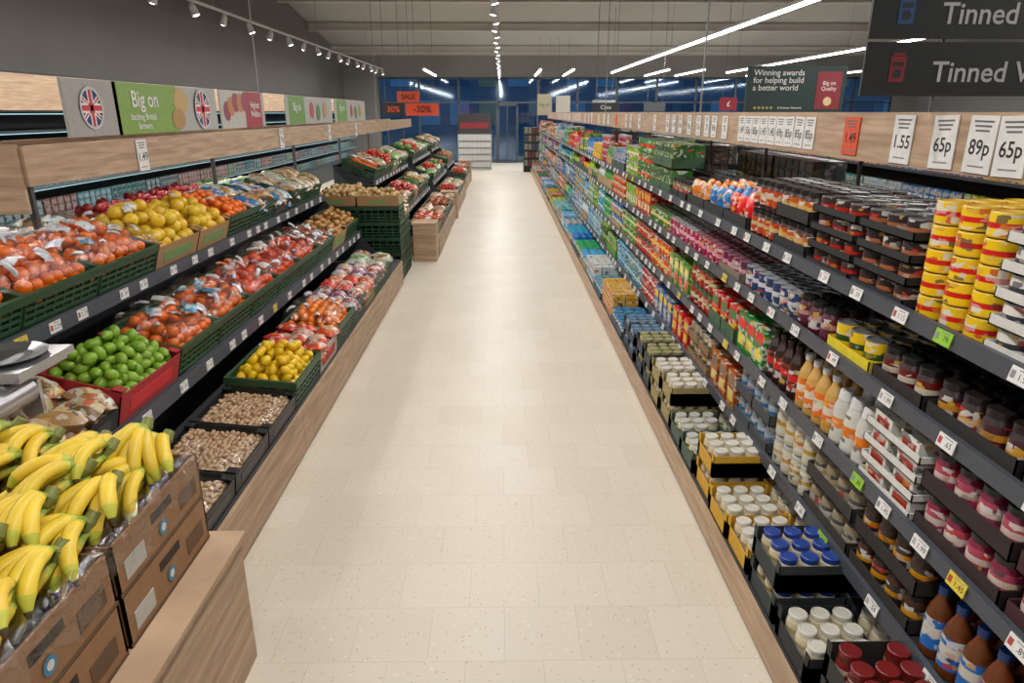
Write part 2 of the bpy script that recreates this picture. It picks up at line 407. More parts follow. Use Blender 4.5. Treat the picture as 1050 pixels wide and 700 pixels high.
gb=Batch(); gb.add(boxes(bx),[C('3a3c40'),C('b89a7c'),C('464a52')],I4)
gond=gb.obj('grocery_gondola_shelving',M_plain)
hw=simple('price_header_board',[(1.55,1.575,GY0,GY1,1.80,2.0),(2.0,2.02,GY0,GY1,1.80,2.0),(.985,1.0,GY0,GY1,.02,.16)],M_wood)
hw.parent=gond
P=lambda a,b,c='9c9c9c',d='2a2a2a':[sat(C(a,.8)),sat(C(b,.4)),sat(C(c)),sat(C(d))]
cream=[C('d8cfb8',.6),C('c0ae80',.4),C('ccc8bc'),C('d0c4a4')]
bluelid=[C('d4cbb4',.6),C('b09c60',.4),C('23408c'),C('ccc0a0')]
cream2=[C('cfc8b4',.6),C('6a8a5a',.4),C('b8b8b0'),C('cfc6a8')]
cased(1.0,.17,1.0,1.42,.6,[C('7c1a18',.6),C('d8d0c0',.4),C('6a1517'),C('4a100f')],C('6a4a34'),'jar',(1,))
cased(1.0,.17,1.43,1.76,.6,[C('8c241c',.6),C('d8d0c0',.4),C('701818'),C('54160f')],C('2a2a2a'),'jar',(2,))
cased(1.0,.17,1.78,2.06,.6,cream,C('22252a'),'tub',(1,))
cased(1.0,.17,2.08,2.36,.6,bluelid,C('2c3436'),'tub',(2,))
cased(1.0,.17,2.38,2.90,.6,cream,C('c99a28'),'tub',(1,))
cased(1.0,.17,2.92,3.2,.6,cream,C('c99a28'),'tub',(2,))
cased(1.0,.17,3.22,3.76,.6,cream2,C('4a5a4e'),'tub',(1,2))
cased(1.0,.17,3.78,4.34,.6,cream,C('9a8a5a'),'tub',(1,2))
cased(1.0,.17,4.36,4.92,.6,[C('b8a86a',.7),C('8a9a5a',.4),C('8a8a60'),C('a89c64')],C('3a3f45'),'jar',(1,2))
cased(1.0,.17,4.94,5.5,.6,[C('447098',.8),C('d0d0d0',.4),C('5c7c94')],C('34424e'),'can',(2,))
seg=[
 (0,5.52,6.1,'can',P('2f6d96','d0d0d0','4a7a9a'),2,6,'445566'),
 (0,6.12,6.8,'pack',P('c8a028','a0281c','b89028'),4,4,None),
 (0,6.82,7.4,'can',P('3c8098','d8d8d8','6a94a4'),2,6,'3a5a6a'),
 (1,1.0,1.35,'squeezy',P('6a2a1a','c0b090','a02a20','4a1d14'),1,4,None),
 (1,1.36,1.70,'bottle',P('3c6aa8','c8c4bc','1f3f78','5a3420'),1,4,None),
 (1,1.72,2.10,'jar',P('2a2420','b8863c','151515','3a2014'),2,4,'26221f'),
 (1,2.12,2.5,'tub',P('a8a090','4a4a4a','2a2a2a','847a68'),2,4,'33302c'),
 (1,2.52,2.9,'jar',P('c8c4b8','a8863c','b0b0b0','b8b4a0'),2,4,None),
 (1,2.92,3.4,'jar',P('8c98a0','44688c','8a8a8a','6a747c'),2,4,'404448'),
 (1,3.42,3.9,'box',P('9c5a2a','d4c080','786858','4a2c14'),1,4,None),
 (1,3.92,4.4,'can',P('988c78','504a40'),2,4,'8a6a48'),
 (1,4.42,4.9,'box',P('b43424','e0c068','c8b060'),1,4,None),
 (1,4.92,5.5,'box',P('3c6ca0','c0c0c0','e0c040'),1,4,None),
 (1,5.5,6.1,'can',P('a83028','d0d0d0'),2,4,None),
 (1,6.1,7.0,'can',P('3c8498','bfcad0'),2,4,None),
 (2,1.0,1.4,'jar',P('904050','c8b8b0','a08030','6a1f30'),2,4,'3a1a1c'),
 (2,1.42,1.8,'jar',P('984a5a','c8b8b0','202020','6a2438'),2,4,'2a1a1c'),
 (2,1.82,2.14,'pack',P('d0cfca','8a3a30','a89880'),4,3,'d0cfca'),
 (2,2.16,2.42,'squeezy',P('c8c6c0','d08030','d0d0d0','b8b6b0'),1,4,None),
 (2,2.42,2.75,'bottle',P('d07830','d0c8b8','c8c8c8','b89868'),1,4,None),
 (2,2.77,3.1,'bottle',P('3a2218','b8382c','201814','2a1610'),1,4,None),
 (2,3.12,3.5,'box',P('3c7a40','d8c860','c03028'),1,4,None),
 (2,3.52,4.0,'box',P('b83028','e0c868','3c6a3c'),1,4,'3c5a3c'),
 (2,4.02,4.5,'jar',P('943820','b8c0a0','3c6040','7a2c18'),2,4,None),
 (2,4.52,5.1,'box',P('5f8a48','c83828','e0d090'),1,4,None),
 (2,5.12,5.8,'can',P('c05a28','e0c878'),2,4,None),
 (2,5.8,6.5,'jar',P('b04830','c8c0a8','3c6040','902c18'),2,4,None),
 (2,6.5,7.3,'can',P('4e8a40','d0d0b8'),2,4,None),
 (3,1.0,1.45,'jar',P('7a1f24','c0a888','1a1a1a','2a0c10'),1,4,'1f1c1c'),
 (3,1.47,1.85,'jar',P('40202a','b88a54','1a1414','200c14'),1,4,'1f1c1c'),
 (3,1.87,2.16,'jar',P('5a1a1c','c0b8a8','141414','2c0c0c'),1,4,'241c1c'),
 (3,2.18,2.50,'can',P('d8bc30','2a4a2a','585858'),1,4,'d8c424'),
 (3,2.52,2.84,'jar',P('5a2a3a','a88080','181818','4a1424'),1,4,None),
 (3,2.86,3.5,'can',P('2c3c60','c8c8c8','8a8c90'),2,4,None),
 (3,3.52,3.9,'can',P('6a2a44','c098a0','705058'),2,4,'7a6a5a'),
 (3,3.92,4.5,'can',P('943050','c89098','8c6068'),2,4,None),
 (3,4.52,5.2,'can',P('984058','d8b0b8'),2,4,None),
 (3,5.22,5.9,'can',P('4a7a3a','d8c898','5a6a4a'),2,4,None),
 (3,5.9,6.6,'box',P('a83a34','e0c898','c89830'),1,4,None),
 (4,1.0,1.36,'tin',P('a89880','444444','808080'),4,4,'2a2a2a'),
 (4,1.38,1.68,'tin',P('d0cec8','30343a','a0a0a0'),5,4,'c8c6c0'),
 (4,1.70,2.04,'tin',P('dcbc1c','b83c28','c8a820'),5,4,None),
 (4,2.06,2.40,'tin',P('2a2024','98644c','3a3a3a'),4,4,'1c1c1e'),
 (4,2.42,2.78,'tin',P('3a2828','a03a30','2e2e2e'),4,4,'1c1c1e'),
 (4,2.80,3.15,'jar',P('b06028','c8a878','181818','2c1410'),2,4,'1a1a1c'),
 (4,3.17,3.5,'jar',P('a84c30','b8a888','181818','2c1410'),2,4,None),
 (4,3.52,3.9,'pouch',P('c83c30','d8c080'),1,4,'1f2022'),
 (4,3.9,4.3,'pouch',P('3c78b0','e0b840'),1,4,'1f2022'),
 (4,4.3,4.7,'pouch',P('d88830','d0c8b8'),1,4,'1f2022'),
 (4,4.74,5.2,'jar',P('887c68','a83c30','2a2a2a','5a4030'),1,4,'1a1c1e'),
 (4,5.2,5.9,'box',P('3f6a3c','a8b078','304a34'),2,3,'36543a'),
 (4,5.9,6.6,'can',P('3f7a40','c83830','4a5a48'),3,4,None),
]
for s in seg:
    lv,y0,y1,k,c,st,rw,tr=s; xf,z,cl,dp=LV[lv]
    fill(xf,z,cl,dp,y0,y1,k,c,st,rw,C(tr) if tr else None,sc={0:1,1:1.12,2:1.12,3:1.1,4:1.12}[lv] if k not in('box','can','bottle') else (1.35 if k=='box' and lv!=4 else 1.15))
pal1=[('4a8a48','d8c880'),('b83c2c','d8c890'),('d0a830','3c7a40'),('c8642c','d0d0b8'),('3c6ca0','c8c8c8'),('7aa040','d0d0b8'),('9a3448','c0a8a8'),('cac6b8','b83c2c'),('4e7a3a','d8b840'),('5c8a44','b83828')]
pal2=[('4c98b8','d0d8de'),('7ab0c8','3c5a98'),('3c9090','c8c898'),('2c68a4','d0d0d0'),('a0bcc8','4088a8'),('489a6a','d0d0a8'),('c0c8c8','3a70a8'),('90b040','3a6a3a'),('60a0c8','d0d8c0')]
pal3=[('3c6898','c0c0c0'),('9a4058','c0c0c0'),('c09840','604030'),('6090b0','c0c0c0'),('5a5080','b0a0b0'),('4e8450','c0c0a0'),('b0543a','c8c098'),('b0b0a8','606060')]
starts={0:7.4,1:7.0,2:7.3,3:6.6,4:6.6}
for lv,y in starts.items():
    while y<GY1-.3:
        l=U(.4,.9); y1=min(GY1-.05,y+l)
        if lv>=4: pal=pal1 if y<13 else pal3
        elif lv==3: pal=pal1 if y<8.5 else (pal2 if y<15 else pal3)
        else: pal=pal2 if y<14 else pal3
        if R()<.2: pal=pal1
        a,b_=random.choice(pal); k=random.choice(['can','can','jar','tin','box','box','bottle','pack','box'])
        xf,z,cl,dp=LV[lv]
        fill(xf,z,cl,dp,y,y1-.02,k,P(a,b_,'9c9c9c' if R()<.2 else a,a),4,(6 if lv==0 else 3) if y<12 else 3,random.choice([None,None,sat(C(a)),C('a88a60'),C('3a4a40')]),sc=1.32 if k!='bottle' else 1.15)
        y=y1
y=GY0+.2
while y<GY1-.6:
    l=U(.4,.9); a,b_=random.choice([('2a2c30','5a5a58'),('3a3028','6a5a48'),('4a2c2c','7a6a5a'),('2c3a40','6a7478')]); fill(1.8,1.41,.38,.45,y,min(y+l,GY1)-.02,random.choice(['box','can','tin']),[C(a,.2),C(b_,.1),C('4a4a4a'),C(a)],2,3); y+=l
names={'can':'tinned_food_cans','tin':'flat_food_tins','jar':'glass_food_jars','tub':'mayonnaise_jars','bottle':'sauce_bottles','squeezy':'squeezy_sauce_bottles','box':'food_boxes','pack':'food_multipacks','pouch':'food_pouches'}
# ------------------------------------------------------------------ labels / price plates
lab=Batch(); prices=['.89','1.45','.65','1.99','.59','2.29','.79','1.15','.49']
INK=C('3a3b3d')
def label(bt,Mf,w=.074,h=.04,bg=None,near=True):
    bg=bg or WHITE
    bt.add(boxes([(-w/2,w/2,-h/2,h/2,0,.003)]),[bg],Mf)
    if near:
        bt.add(text(random.choice(prices),h*.6,bold=0),[INK],Mf@Matrix.Translation((w*.16,-h*.06,.0036)))
        bt.add(quad(w*.2,h*.5),[random.choice([C('a8a8a8'),C('888888'),C('b04040')])],Mf@Matrix.Translation((-w*.34,0,.0036)))
        bt.add(quad(w*.5,h*.07),[C('888888')],Mf@Matrix.Translation((w*.12,h*.36,.0036)))
for xf,z,c,d in LV[1:]:
    y=GY0+.1
    while y<GY1:
        q=R(); bg=WHITE
        if q<.04: bg=C('d8c040')
        elif q<.07: bg=C('8ac02c')
        label(lab,fR(xf-.016,y,z-.009)@Matrix.Rotation(-.2,4,'X'),bg=bg,near=y<7)
        y+=U(.16,.38) if y<12 else U(.3,.7)
lab.obj('shelf_edge_price_labels',M_sign)
pp=Batch()
def plate(y,w,h,bg,s,x=1.548,zc=1.9,f=fR,fg=BLACK,lean=.0):
    M_=f(x,y,zc)@Matrix.Rotation(lean,4,'Z')
    pp.add(boxes([(-w/2,w/2,-h/2,h/2,0,.004)]),[bg],M_)
    if s:
        pp.add(text(s,h*.38),[fg],M_@Matrix.Translation((0,-h*.06,.0046)))
        for i in range(3): pp.add(quad(w*(.7-.1*i),h*.035),[C('666666')],M_@Matrix.Translation((0,h*(.40-.08*i),.0046)))
        pp.add(quad(w*.6,h*.03),[C('888888')],M_@Matrix.Translation((0,-h*.38,.0046)))
for y,s,bg in ((1.8,'1.25',WHITE),(1.97,'45p',WHITE),(2.13,'65p',WHITE),(2.275,'89p',WHITE),(2.47,'65p',WHITE),(2.73,'1.55',WHITE),(3.14,'1.49',C('d8502c'))):
    plate(y,.135,.18 if s!='1.49' else .16,bg,s,lean=U(-.03,.03),fg=BLACK)
for y in (3.57,3.70,3.83,3.95,4.08,4.21,4.34,4.47,4.60): plate(y,.118,.155,WHITE,random.choice(['55p','69p','1.49','1.45','85p']),lean=U(-.04,.04))
y=4.95
while y<GY1:
    plate(y,.12,.15,WHITE if R()>.05 else C('d8502c'),random.choice(['55p','69p','1.49','.75','85p']) if y<9 else '')
    y+=U(.17,.3) if y<6.5 else U(.2,.9)
pp.obj('price_plates',M_sign)
# ------------------------------------------------------------------ signs
def sign_tinned():
    s=Batch(); Y=2.6
    for i,(zc,t) in enumerate(((2.145,'Tinned Veg'),(2.335,'Tinned Fish'))):
        s.add(boxes([(1.29,2.5,Y,Y+.012,zc-.09,zc+.09)]),[C('1a1d20')],I4)
        s.add(text(t,.097,'LEFT'),[C('b8b8b8')],fF(1.535,Y-.002,zc-.012))
        c=C('7c1e28') if i==0 else C('284a78')
        s.add(quad(.055,.085),[c],fF(1.41,Y-.002,zc)); s.add(quad(.038,.015),[C('23262b')],fF(1.41,Y-.003,zc+.017)); s.add(disk(.016),[C('23262b')],fF(1.41,Y-.003,zc-.015))
        s.add(quad(.042,.009),[c],fF(1.41,Y-.002,zc+.05))
    s.add(boxes([(1.56,1.57,Y+.012,Y+.022,1.99,2.5),(2.005,2.015,Y+.012,Y+.022,1.99,2.5)]),[C('555555')],I4)
    s.obj('aisle_category_sign',M_sign)
sign_tinned()
def sign_award():
    s=Batch(); Y=7.0
    s.add(boxes([(2.36,3.32,Y,Y+.02,1.98,2.42)]),[C('17322f')],I4)
    s.add(text('Winning awards\nfor helping build\na better world',.075,'LEFT',.004,.9),[WHITE],fF(2.42,Y-.002,2.29))
    s.add(quad(.24,.34),[C('84242f')],fF(3.16,Y-.002,2.2)); s.add(text('Big on\nQuality',.05),[C('e8d0c8')],fF(3.16,Y-.003,2.24)); s.add(disk(.04),[C('d8c090')],fF(3.16,Y-.003,2.1))
    for i in range(5): s.add(disk(.014),[C('a89850')],fF(2.46+i*.04,Y-.002,2.04))
    s.add(text('A Greener Network',.028,'LEFT'),[WHITE],fF(2.68,Y-.002,2.04))
    for x in (2.4,3.28): s.add(boxes([(x-.006,x+.006,Y+.02,Y+.032,0.02,2.42)]),[C('444444')],I4)
    s.obj('award_promotion_sign',M_sign)
sign_award()
def far_sign(name,x,y,z0,z1,w,bg,t='',fg=WHITE,ts=.2):
    s=Batch(); s.add(boxes([(x-w/2,x+w/2,y,y+.02,z0,z1)]),[bg],I4)
    if t: s.add(text(t,ts),[fg],fF(x,y-.004,(z0+z1)/2))
    for q in (-w*.35,w*.35): s.add(boxes([(x+q-.004,x+q+.004,y+.005,y+.013,z1,ZC(y)-.27)]),[C('777777')],I4)
    s.obj(name,M_sign)
far_sign('aisle_category_sign',2.3,16,2.0,2.2,.6,C('2e3236'),'Cans',ts=.12)
far_sign('promotion_sign',6.6,21,2.05,2.4,.5,C('9c2438'),'£',ts=.2)
far_sign('promotion_sign',3.6,17,2.02,2.2,.5,C('4c5054'))
far_sign('promotion_sign',3.1,22,2.05,2.35,.7,C('a8acb0'))
far_sign('discount_sign',-2.2,17,2.22,2.46,.52,C('d8502c'),'SALE',BLACK,.16)
far_sign('discount_sign',-1.95,17.6,1.92,2.2,.8,C('d8502c'),'-30%',BLACK,.22)
far_sign('discount_sign',-2.5,16.6,1.92,2.2,.5,C('242424'),'30%',C('d8502c'),.18)
far_sign('promotion_sign',1.5,25.5,1.9,2.6,.5,C('a8a088'),'Big on',C('3c6a3c'),.14)
far_sign('promotion_sign',2.15,25.5,1.9,2.55,.5,C('b8b4a8'))
for gx in (4.6,7.9,11.2):
    gb=Batch(); L_=[(gx-.5,gx+.5,2.5,23,0,.16,0),(gx-.02,gx+.02,2.5,23,.16,1.8,0),(gx-.28,gx-.26,2.5,23,1.78,1.98,1)]
    for z in (.45,.8,1.15,1.45): L_.append((gx-.45,gx+.45,2.5,23,z-.03,z,0))
    gb.add(boxes(L_),[C('3a3c40'),C('b89a7c')],I4); gb.obj('grocery_gondola_shelving',M_plain)
    for z in (.16,.45,.8,1.15,1.45):
        y=2.6
        while y<22.5:
            l=U(.5,1.1); a,b_=random.choice(pal1+pal2+pal3); fill(gx-.45,z,.27,.4,y,min(y+l,23)-.02,'box',P(a,b_),1,1); y+=l
# ------------------------------------------------------------------ produce
def cmesh(d,w,h,cols,kind):
    b=[]; t=.014
    if kind=='green':
        b.append((0,d,0,w,0,.012))
        for z0_,z1_ in ((0,.03),(.05,.065),(.085,.1),(h-.045,h)):
            o=.0 if z1_<h else -.006
            b+=[(o,t,o,w-o,z0_,z1_),(d-t,d-o,o,w-o,z0_,z1_),(t,d-t,o,t,z0_,z1_),(t,d-t,w-t,w-o,z0_,z1_)]
        for i in range(9):
            y=i*(w-t)/8; b+=[(.002,t-.002,y,y+t,0,h-.01),(d-t+.002,d-.002,y,y+t,0,h-.01)]
        for i in range(7):
            x=i*(d-t)/6; b+=[(x,x+t,.002,t-.002,0,h-.01),(x,x+t,w-t+.002,w-.002,0,h-.01)]
    else:
        t=.006
        b+=[(0,d,0,w,0,.006),(0,t,0,w,0,h*.86),(d-t,d,0,w,0,h*.86),(0,d,0,t,0,h),(0,d,w-t,w,0,h),
            (-.002,0,w*.15,w*.85,h*.2,h*.6,1),(d*.3,d*.7,-.002,0,h*.25,h*.65,1),(d*.3,d*.7,w,w+.002,h*.25,h*.65,1)]
        for (cx,cy) in ((0,0),(d-.05,0),(0,w-.05),(d-.05,w-.05)): b.append((cx,cx+.05,cy,cy+.05,h-.006,h))
    q=Batch(); q.add(boxes(b),cols,I4); return q.mesh('crate',M_plain if kind in('green','black') else M_card)
_cm={}
KC={'green':[C('27482f')],'black':[C('1e2022'),C('3a3c3e')],'red':[C('a0242a'),C('c02a30')],'brown':[C('9c7852'),C('6e8a54')],'white':[C('b8b4ac'),C('b83c3c')],'dkgreen':[C('1f4229')]}
def crate(Mx,d,w,h,kind):
    k=(round(d,3),round(w,3),h,kind)
    if k not in _cm: _cm[k]=cmesh(d,w,h,KC[kind],'green' if kind in('green','dkgreen') else kind)
    nm={'green':'green_produce_crate','dkgreen':'green_produce_crate','black':'black_produce_tray'}.get(kind,'cardboard_produce_box')
    o=bpy.data.objects.new(nm,_cm[k]); o.matrix_world=Mx; scene.collection.objects.link(o)
def pf(x,y1,z,tilt):
    c,s=math.cos(tilt),math.sin(tilt)
    return Matrix(((-c,0,s,x),(0,-1,0,y1),(s,0,c,z),(0,0,0,1)))
SPH=sphere(14,9); LEM=sphere(12,10,lambda r,z:(r*.86,z*1.15+ (.12*(1 if z>0 else -1) if abs(z)>.97 else 0)))
ONI=sphere(12,9,lambda r,z:(r,z*.85+(.35 if z>.99 else 0))); APP=sphere(12,9,lambda r,z:(r*(1+.06*z),z*.85-(.22 if z>.93 else 0)))
LONG=sphere(8,8,lambda r,z:(r*(1-.25*z),z)); POT=sphere(9,7,lambda r,z:(r,z*1.25)); NUT=sphere(7,5,lambda r,z:(r*(.85 if abs(z)<.2 else 1),z*1.5))
fb={}
def FB(n): return fb.setdefault(n,Batch())
film=Batch(); bagb=Batch()
def heap(M_,d,w,h,T_,r,name,cols,layers=3,fillz=.66):
    nb=FB(name)
    for k in range(layers):
        z=h*fillz+k*r*1.35; m=.015+r+k*r*.75
        nx=max(1,int((d-2*m)/(2*r*.97))+1); ny=max(1,int((w-2*m)/(2*r*.97))+1)
        for i in range(nx):
            for j in range(ny):
                if k==layers-1 and R()<.3: continue
                x=m+(d-2*m)*(i/(nx-1) if nx>1 else .5)+U(-.35,.35)*r; y=m+(w-2*m)*(j/(ny-1) if ny>1 else .5)+U(-.35,.35)*r
                x=min(max(x,r+.01),d-r-.01); y=min(max(y,r+.01),w-r-.01)
                nb.add(T_,[jit(c,.1) for c in cols],M_@TR(x,y,z+U(-.35,.35)*r,U(0,6.3),r*U(.92,1.05),rx=U(0,3.1),ry=U(0,3.1)))
def labels_on(M_,d,w,h,z,n,cols,sz=.06,filmed=True):
    nx,ny=2,3; z+=.012
    if filmed:
        for i in range(nx):
            for j in range(ny):
                film.add(random.choice(hps),[WHITE],M_@TR((i+.5)*d/nx+U(-.02,.02),(j+.5)*w/ny+U(-.02,.02),z-.03,U(-.4,.4),d/nx*.5,w/ny*.56,.062))
                bagb.add(random.choice(patches),[jit(C('c8ccd0',.05))],M_@TR((i+.5)*d/nx+U(-.08,.08),(j+.5)*w/ny+U(-.07,.07),z+.012,U(0,6.3),.045*U(.5,1),.014*U(.6,1.2),.03,rx=U(-.7,.7),ry=U(-.7,.7)))
    for i in range(n):
        bagb.add(random.choice(patches),[jit(random.choice(cols),.05)],M_@TR(U(.08,d-.08),U(.08,w-.08),z+.012+U(-.01,.02),U(0,6.3),sz*U(.6,1.0),sz*U(.4,.7),.03,rx=U(-.5,.5),ry=U(-.5,.5)))
def pouches(M_,d,w,h,name,cols,nx=3,ny=4,layers=2,sz=1):
    nb=FB(name)
    for k in range(layers):
        for i in range(nx):
            for j in range(ny):
                if k==layers-1 and R()<.2: continue
                c=random.choice(cols); a=d/nx/2*1.05; b_=w/ny/2*1.15
                nb.add(random.choice(pills),[jit(c[0]),jit(c[1])],M_@TR((i+.5)*d/nx+U(-.02,.02),(j+.5)*w/ny,h*.66+k*.05,U(-.35,.35),a,b_,.035*sz,rx=U(-.35,.35),ry=U(-.25,.35)))
ORG=[C('e26c10'),C('c45808')]; YEL=[C('dcb410'),C('c8a010')]
WL=[C('ccccd0',.6),C('bcc4cc',.6),C('ccccd0',.4)]
def content(kind,M_,d,w,h,near=True):
    F_=near
    if kind=='orange': heap(M_,d,w,h,SPH,.03,'oranges',ORG,3)
    elif kind=='orangebag': heap(M_,d,w,h,SPH,.037,'oranges',ORG,3); labels_on(M_,d,w,h,h*.66+.12,6,WL,.062,F_)
    elif kind=='orangeblue': heap(M_,d,w,h,SPH,.033,'oranges',ORG,3); labels_on(M_,d,w,h,h*.66+.115,6,[C('c0c6ca',.6),C('4a88a8',.7),C('b0c0c4',.6)],.06,F_)
    elif kind=='orangered': heap(M_,d,w,h,SPH,.034,'oranges',[C('dc4c14'),C('c03c10')],3); labels_on(M_,d,w,h,h*.66+.12,6,[C('c8c4c0',.6),C('c0301f',.6),C('c03c20',.5)],.055,F_)
    elif kind=='clem': heap(M_,d,w,h,SPH,.03,'clementines',[C('e27c18'),C('cc6810')],4); labels_on(M_,d,w,h,h*.66+.13,2,[C('c8c4c0',.5),C('c87020',.6)],.045,F_)
    elif kind=='lemon': heap(M_,d,w,h,LEM,.033,'lemons',YEL,4)
    elif kind=='lemonbag': heap(M_,d,w,h,SPH,.045,'grapefruit',[C('dcb428'),C('cca424')],3); labels_on(M_,d,w,h,h*.66+.15,2,[C('c8c8c0',.3)],.04,False)
    elif kind=='lime': heap(M_,d,w,h,LEM,.031,'limes',[C('7aa02c'),C('5c8220')],4)
    elif kind=='apple': heap(M_,d,w,h,APP,.036,'red_apples',[C('a0242a'),C('7a1c20')],3)
    elif kind=='tomato': heap(M_,d,w,h,APP,.03,'tomatoes',[C('c03420'),C('4a7030')],4)
    elif kind=='onion': heap(M_,d,w,h,ONI,.034,'onions',[C('a8783c'),C('906430')],3)
    elif kind=='nuts':
        heap(M_,d,w,h,NUT,.0125,'monkey_nuts',[C('c4a480'),C('b49470')],3,.5)
        film.add(random.choice(hps),[WHITE],M_@TR(d/2,w/2,h*.95,0,d*.47,w*.47,.03))
    elif kind=='potato': heap(M_,d,w,h,POT,.032,'potatoes',[C('b0905c'),C('a08052')],3)
    elif kind=='sweetpot': heap(M_,d,w,h,LONG,.05,'sweet_potatoes',[C('a05a3a'),C('904e34')],2)
    elif kind=='carrot':
        nb=FB('carrots')
        for k in range(45): nb.add(LONG,[jit(C('cc682c'))],M_@TR(U(.1,d-.1),U(.03,w-.03),h*.6+U(0,.09),U(-.3,.3),.017,.017,.09,ry=1.57))
        labels_on(M_,d,w,h,h*.6+.1,4,WL,.05,F_)
    elif kind=='cucumber':
        nb=FB('cucumbers')
        for k in range(34): nb.add(LONG,[jit(C('2f5a2c'))],M_@TR(U(.17,d-.17),U(.04,w-.04),h*.55+U(0,.08),U(-.15,.15),.023,.023,.15,ry=1.57))
    elif kind=='lettuce': heap(M_,d,w,h,SPH,.07,'lettuces',[C('648e40'),C('7aa04c')],2)
    elif kind=='bluebag': pouches(M_,d,w,h,'bagged_potatoes',[(C('2f68a4',.7),C('b8bcc0',.8)),(C('b8bcc0',.7),C('3a78a8',.7)),(C('b8843c',.6),C('c0c0c0',.8)),(C('3a78b0',.7),C('c08a40',.7))],2,4,2,1.4)
    elif kind=='whitebag': pouches(M_,d,w,h,'bagged_vegetables',[(C('a8a89c',.6),C('4a804a',.7)),(C('987a4c',.6),C('b8b8b0',.8)),(C('989480',.6),C('8a5a30',.7))],2,4,2,1.3)
    elif kind=='saladbag': pouches(M_,d,w,h,'bagged_salad',[(C('54803c',.4),C('b0b0a8',.8)),(C('7a9c58',.4),C('3c6030',.7))],2,4,2,1.3)
    elif kind=='purplebag': pouches(M_,d,w,h,'bagged_grapes',[(C('5a2a48',.6),C('a890a0',.7)),(C('a8a4a8',.6),C('7a3a60',.7)),(C('883048',.6),C('b8a8a8',.7))],3,4,2,1.3)
    elif kind=='redbag': pouches(M_,d,w,h,'bagged_tomatoes',[(C('c03018',.5),C('b03020',.7)),(C('b84420',.5),C('a89080',.7))],3,4,2,1.1)
    elif kind=='brownbag': pouches(M_,d,w,h,'bagged_potatoes',[(C('98744c',.6),C('b8a888',.8)),(C('7a5a38',.6),C('a89870',.7))],2,4,2,1.4)
lab2=Batch()
def fixture(y0,y1,xo,rows):
    xs=(-1.24+xo,-1.72+xo,-2.12+xo); zs=(.30,.66,1.08); tl=(.10,.26,.32); ds=(.44,.42,.5)
    fx=Batch()
    n=max(1,int(round((y1-y0)/1.33))); p=(y1-y0)/n; wl=[]
    for i in range(n): wl.append((xs[0]+.0,xs[0]+.02,y0+i*p+.003,y0+(i+1)*p-.003,.015,.29))
    wl+=[(-2.64+xo,xs[0]+.0,y0-.02,y0,0,.29),(-2.64+xo,xs[0],y1,y1+.02,0,.29)]
    wo=simple('produce_display_stand',wl,M_wood)
    L_=[(-2.66+xo,xs[0]-.01,y0,y1,0,.27),(-2.68+xo,-2.64+xo,y0,y1,0,1.3)]
    fx.add(boxes(L_),[C('3a3c40')],I4)
    for x,z,t,d in zip(xs,zs,tl,ds):
        Mx=pf(x,y1,z,t); fx.add(boxes([(0,d+.02,0,y1-y0,-.025,-.003)]),[C('3a3c40')],Mx)
    for x,z in ((xs[1],.61),(xs[2],1.04)):
        fx.add(boxes([(x,x+.02,y0-.02,y1+.02,z-.03,z+.045)]),[C('464a52')],I4)
        y=y0+.15
        while y<y1:
            label(lab2,fL(x+.021,y,z+.008),.085,.052,WHITE if R()>.1 else C('d8c040'),y<8)
            y+=U(.2,.42)
    for y in (y0-.018,y1+.002):
        fx.add(T([(xs[0]-.2,y,.27),(xs[1],y,.6),(xs[2],y,1.03),(-2.66+xo,y,1.3),(-2.66+xo,y,.27),(xs[0]-.2,y+.016,.27),(xs[1],y+.016,.6),(xs[2],y+.016,1.03),(-2.66+xo,y+.016,1.3),(-2.66+xo,y+.016,.27)],
          [[0,1,2,3,4],[9,8,7,6,5],[0,5,6,1],[1,6,7,2],[2,7,8,3],[3,8,9,4],[4,9,5,0]],[0]*7,[False]*7),[C('30343a')],I4)
    o=fx.obj('frame',M_plain); o.parent=wo
    for (x,z,t,d,row) in zip(xs,zs,tl,ds,rows):
        y=y0+.01
        for w,ck,kind in row:
            if y+w>y1+.01: break
            Mx=pf(x-.012,y+w-.006,z,t); h=.17 if ck!='black' else .12
            crate(Mx,d-.02,w-.012,h,ck)
            content(kind,Mx,d-.02,w-.012,h,y<8); y+=w
top=[(.55,'green','orangebag'),(.6,'green','orangebag'),(.62,'green','orangeblue'),(.6,'brown','lemonbag'),(.55,'brown','lemonbag'),(.5,'green','orange'),(.6,'green','bluebag'),(.55,'black','bluebag'),(.6,'green','whitebag'),(.55,'green','brownbag')]
mid=[(.45,'black','brownbag'),(.6,'red','lime'),(.55,'green','orangeblue'),(.55,'green','orangeblue'),(.6,'green','orangered'),(.6,'green','orangered'),(.6,'green','orangered'),(.55,'green','carrot'),(.6,'brown','onion'),(.6,'green','onion')]
bot=[(.45,'black','nuts'),(.48,'black','nuts'),(.50,'black','nuts'),(.58,'green','lemon'),(.5,'white','redbag'),(.6,'green','clem'),(.5,'green','purplebag'),(.5,'brown','redbag'),(.55,'green','purplebag'),(.55,'green','whitebag')]
fixture(2.35,8.2,0,(bot,mid,top))
kk=['saladbag','whitebag','tomato','carrot','onion','potato','brownbag','cucumber','apple','sweetpot','lettuce','redbag']
def rr(n): return [(.58,random.choice(['green','green','brown','green']),random.choice(kk)) for _ in range(n)]
fixture(9.9,13.4,.30,(rr(8),rr(8),rr(8)))
fixture(14.2,17.6,.30,(rr(8),rr(8),rr(8)))
fixture(18.6,21.0,.25,(rr(8),rr(8),rr(8)))
lab2.obj('produce_price_labels',M_sign)
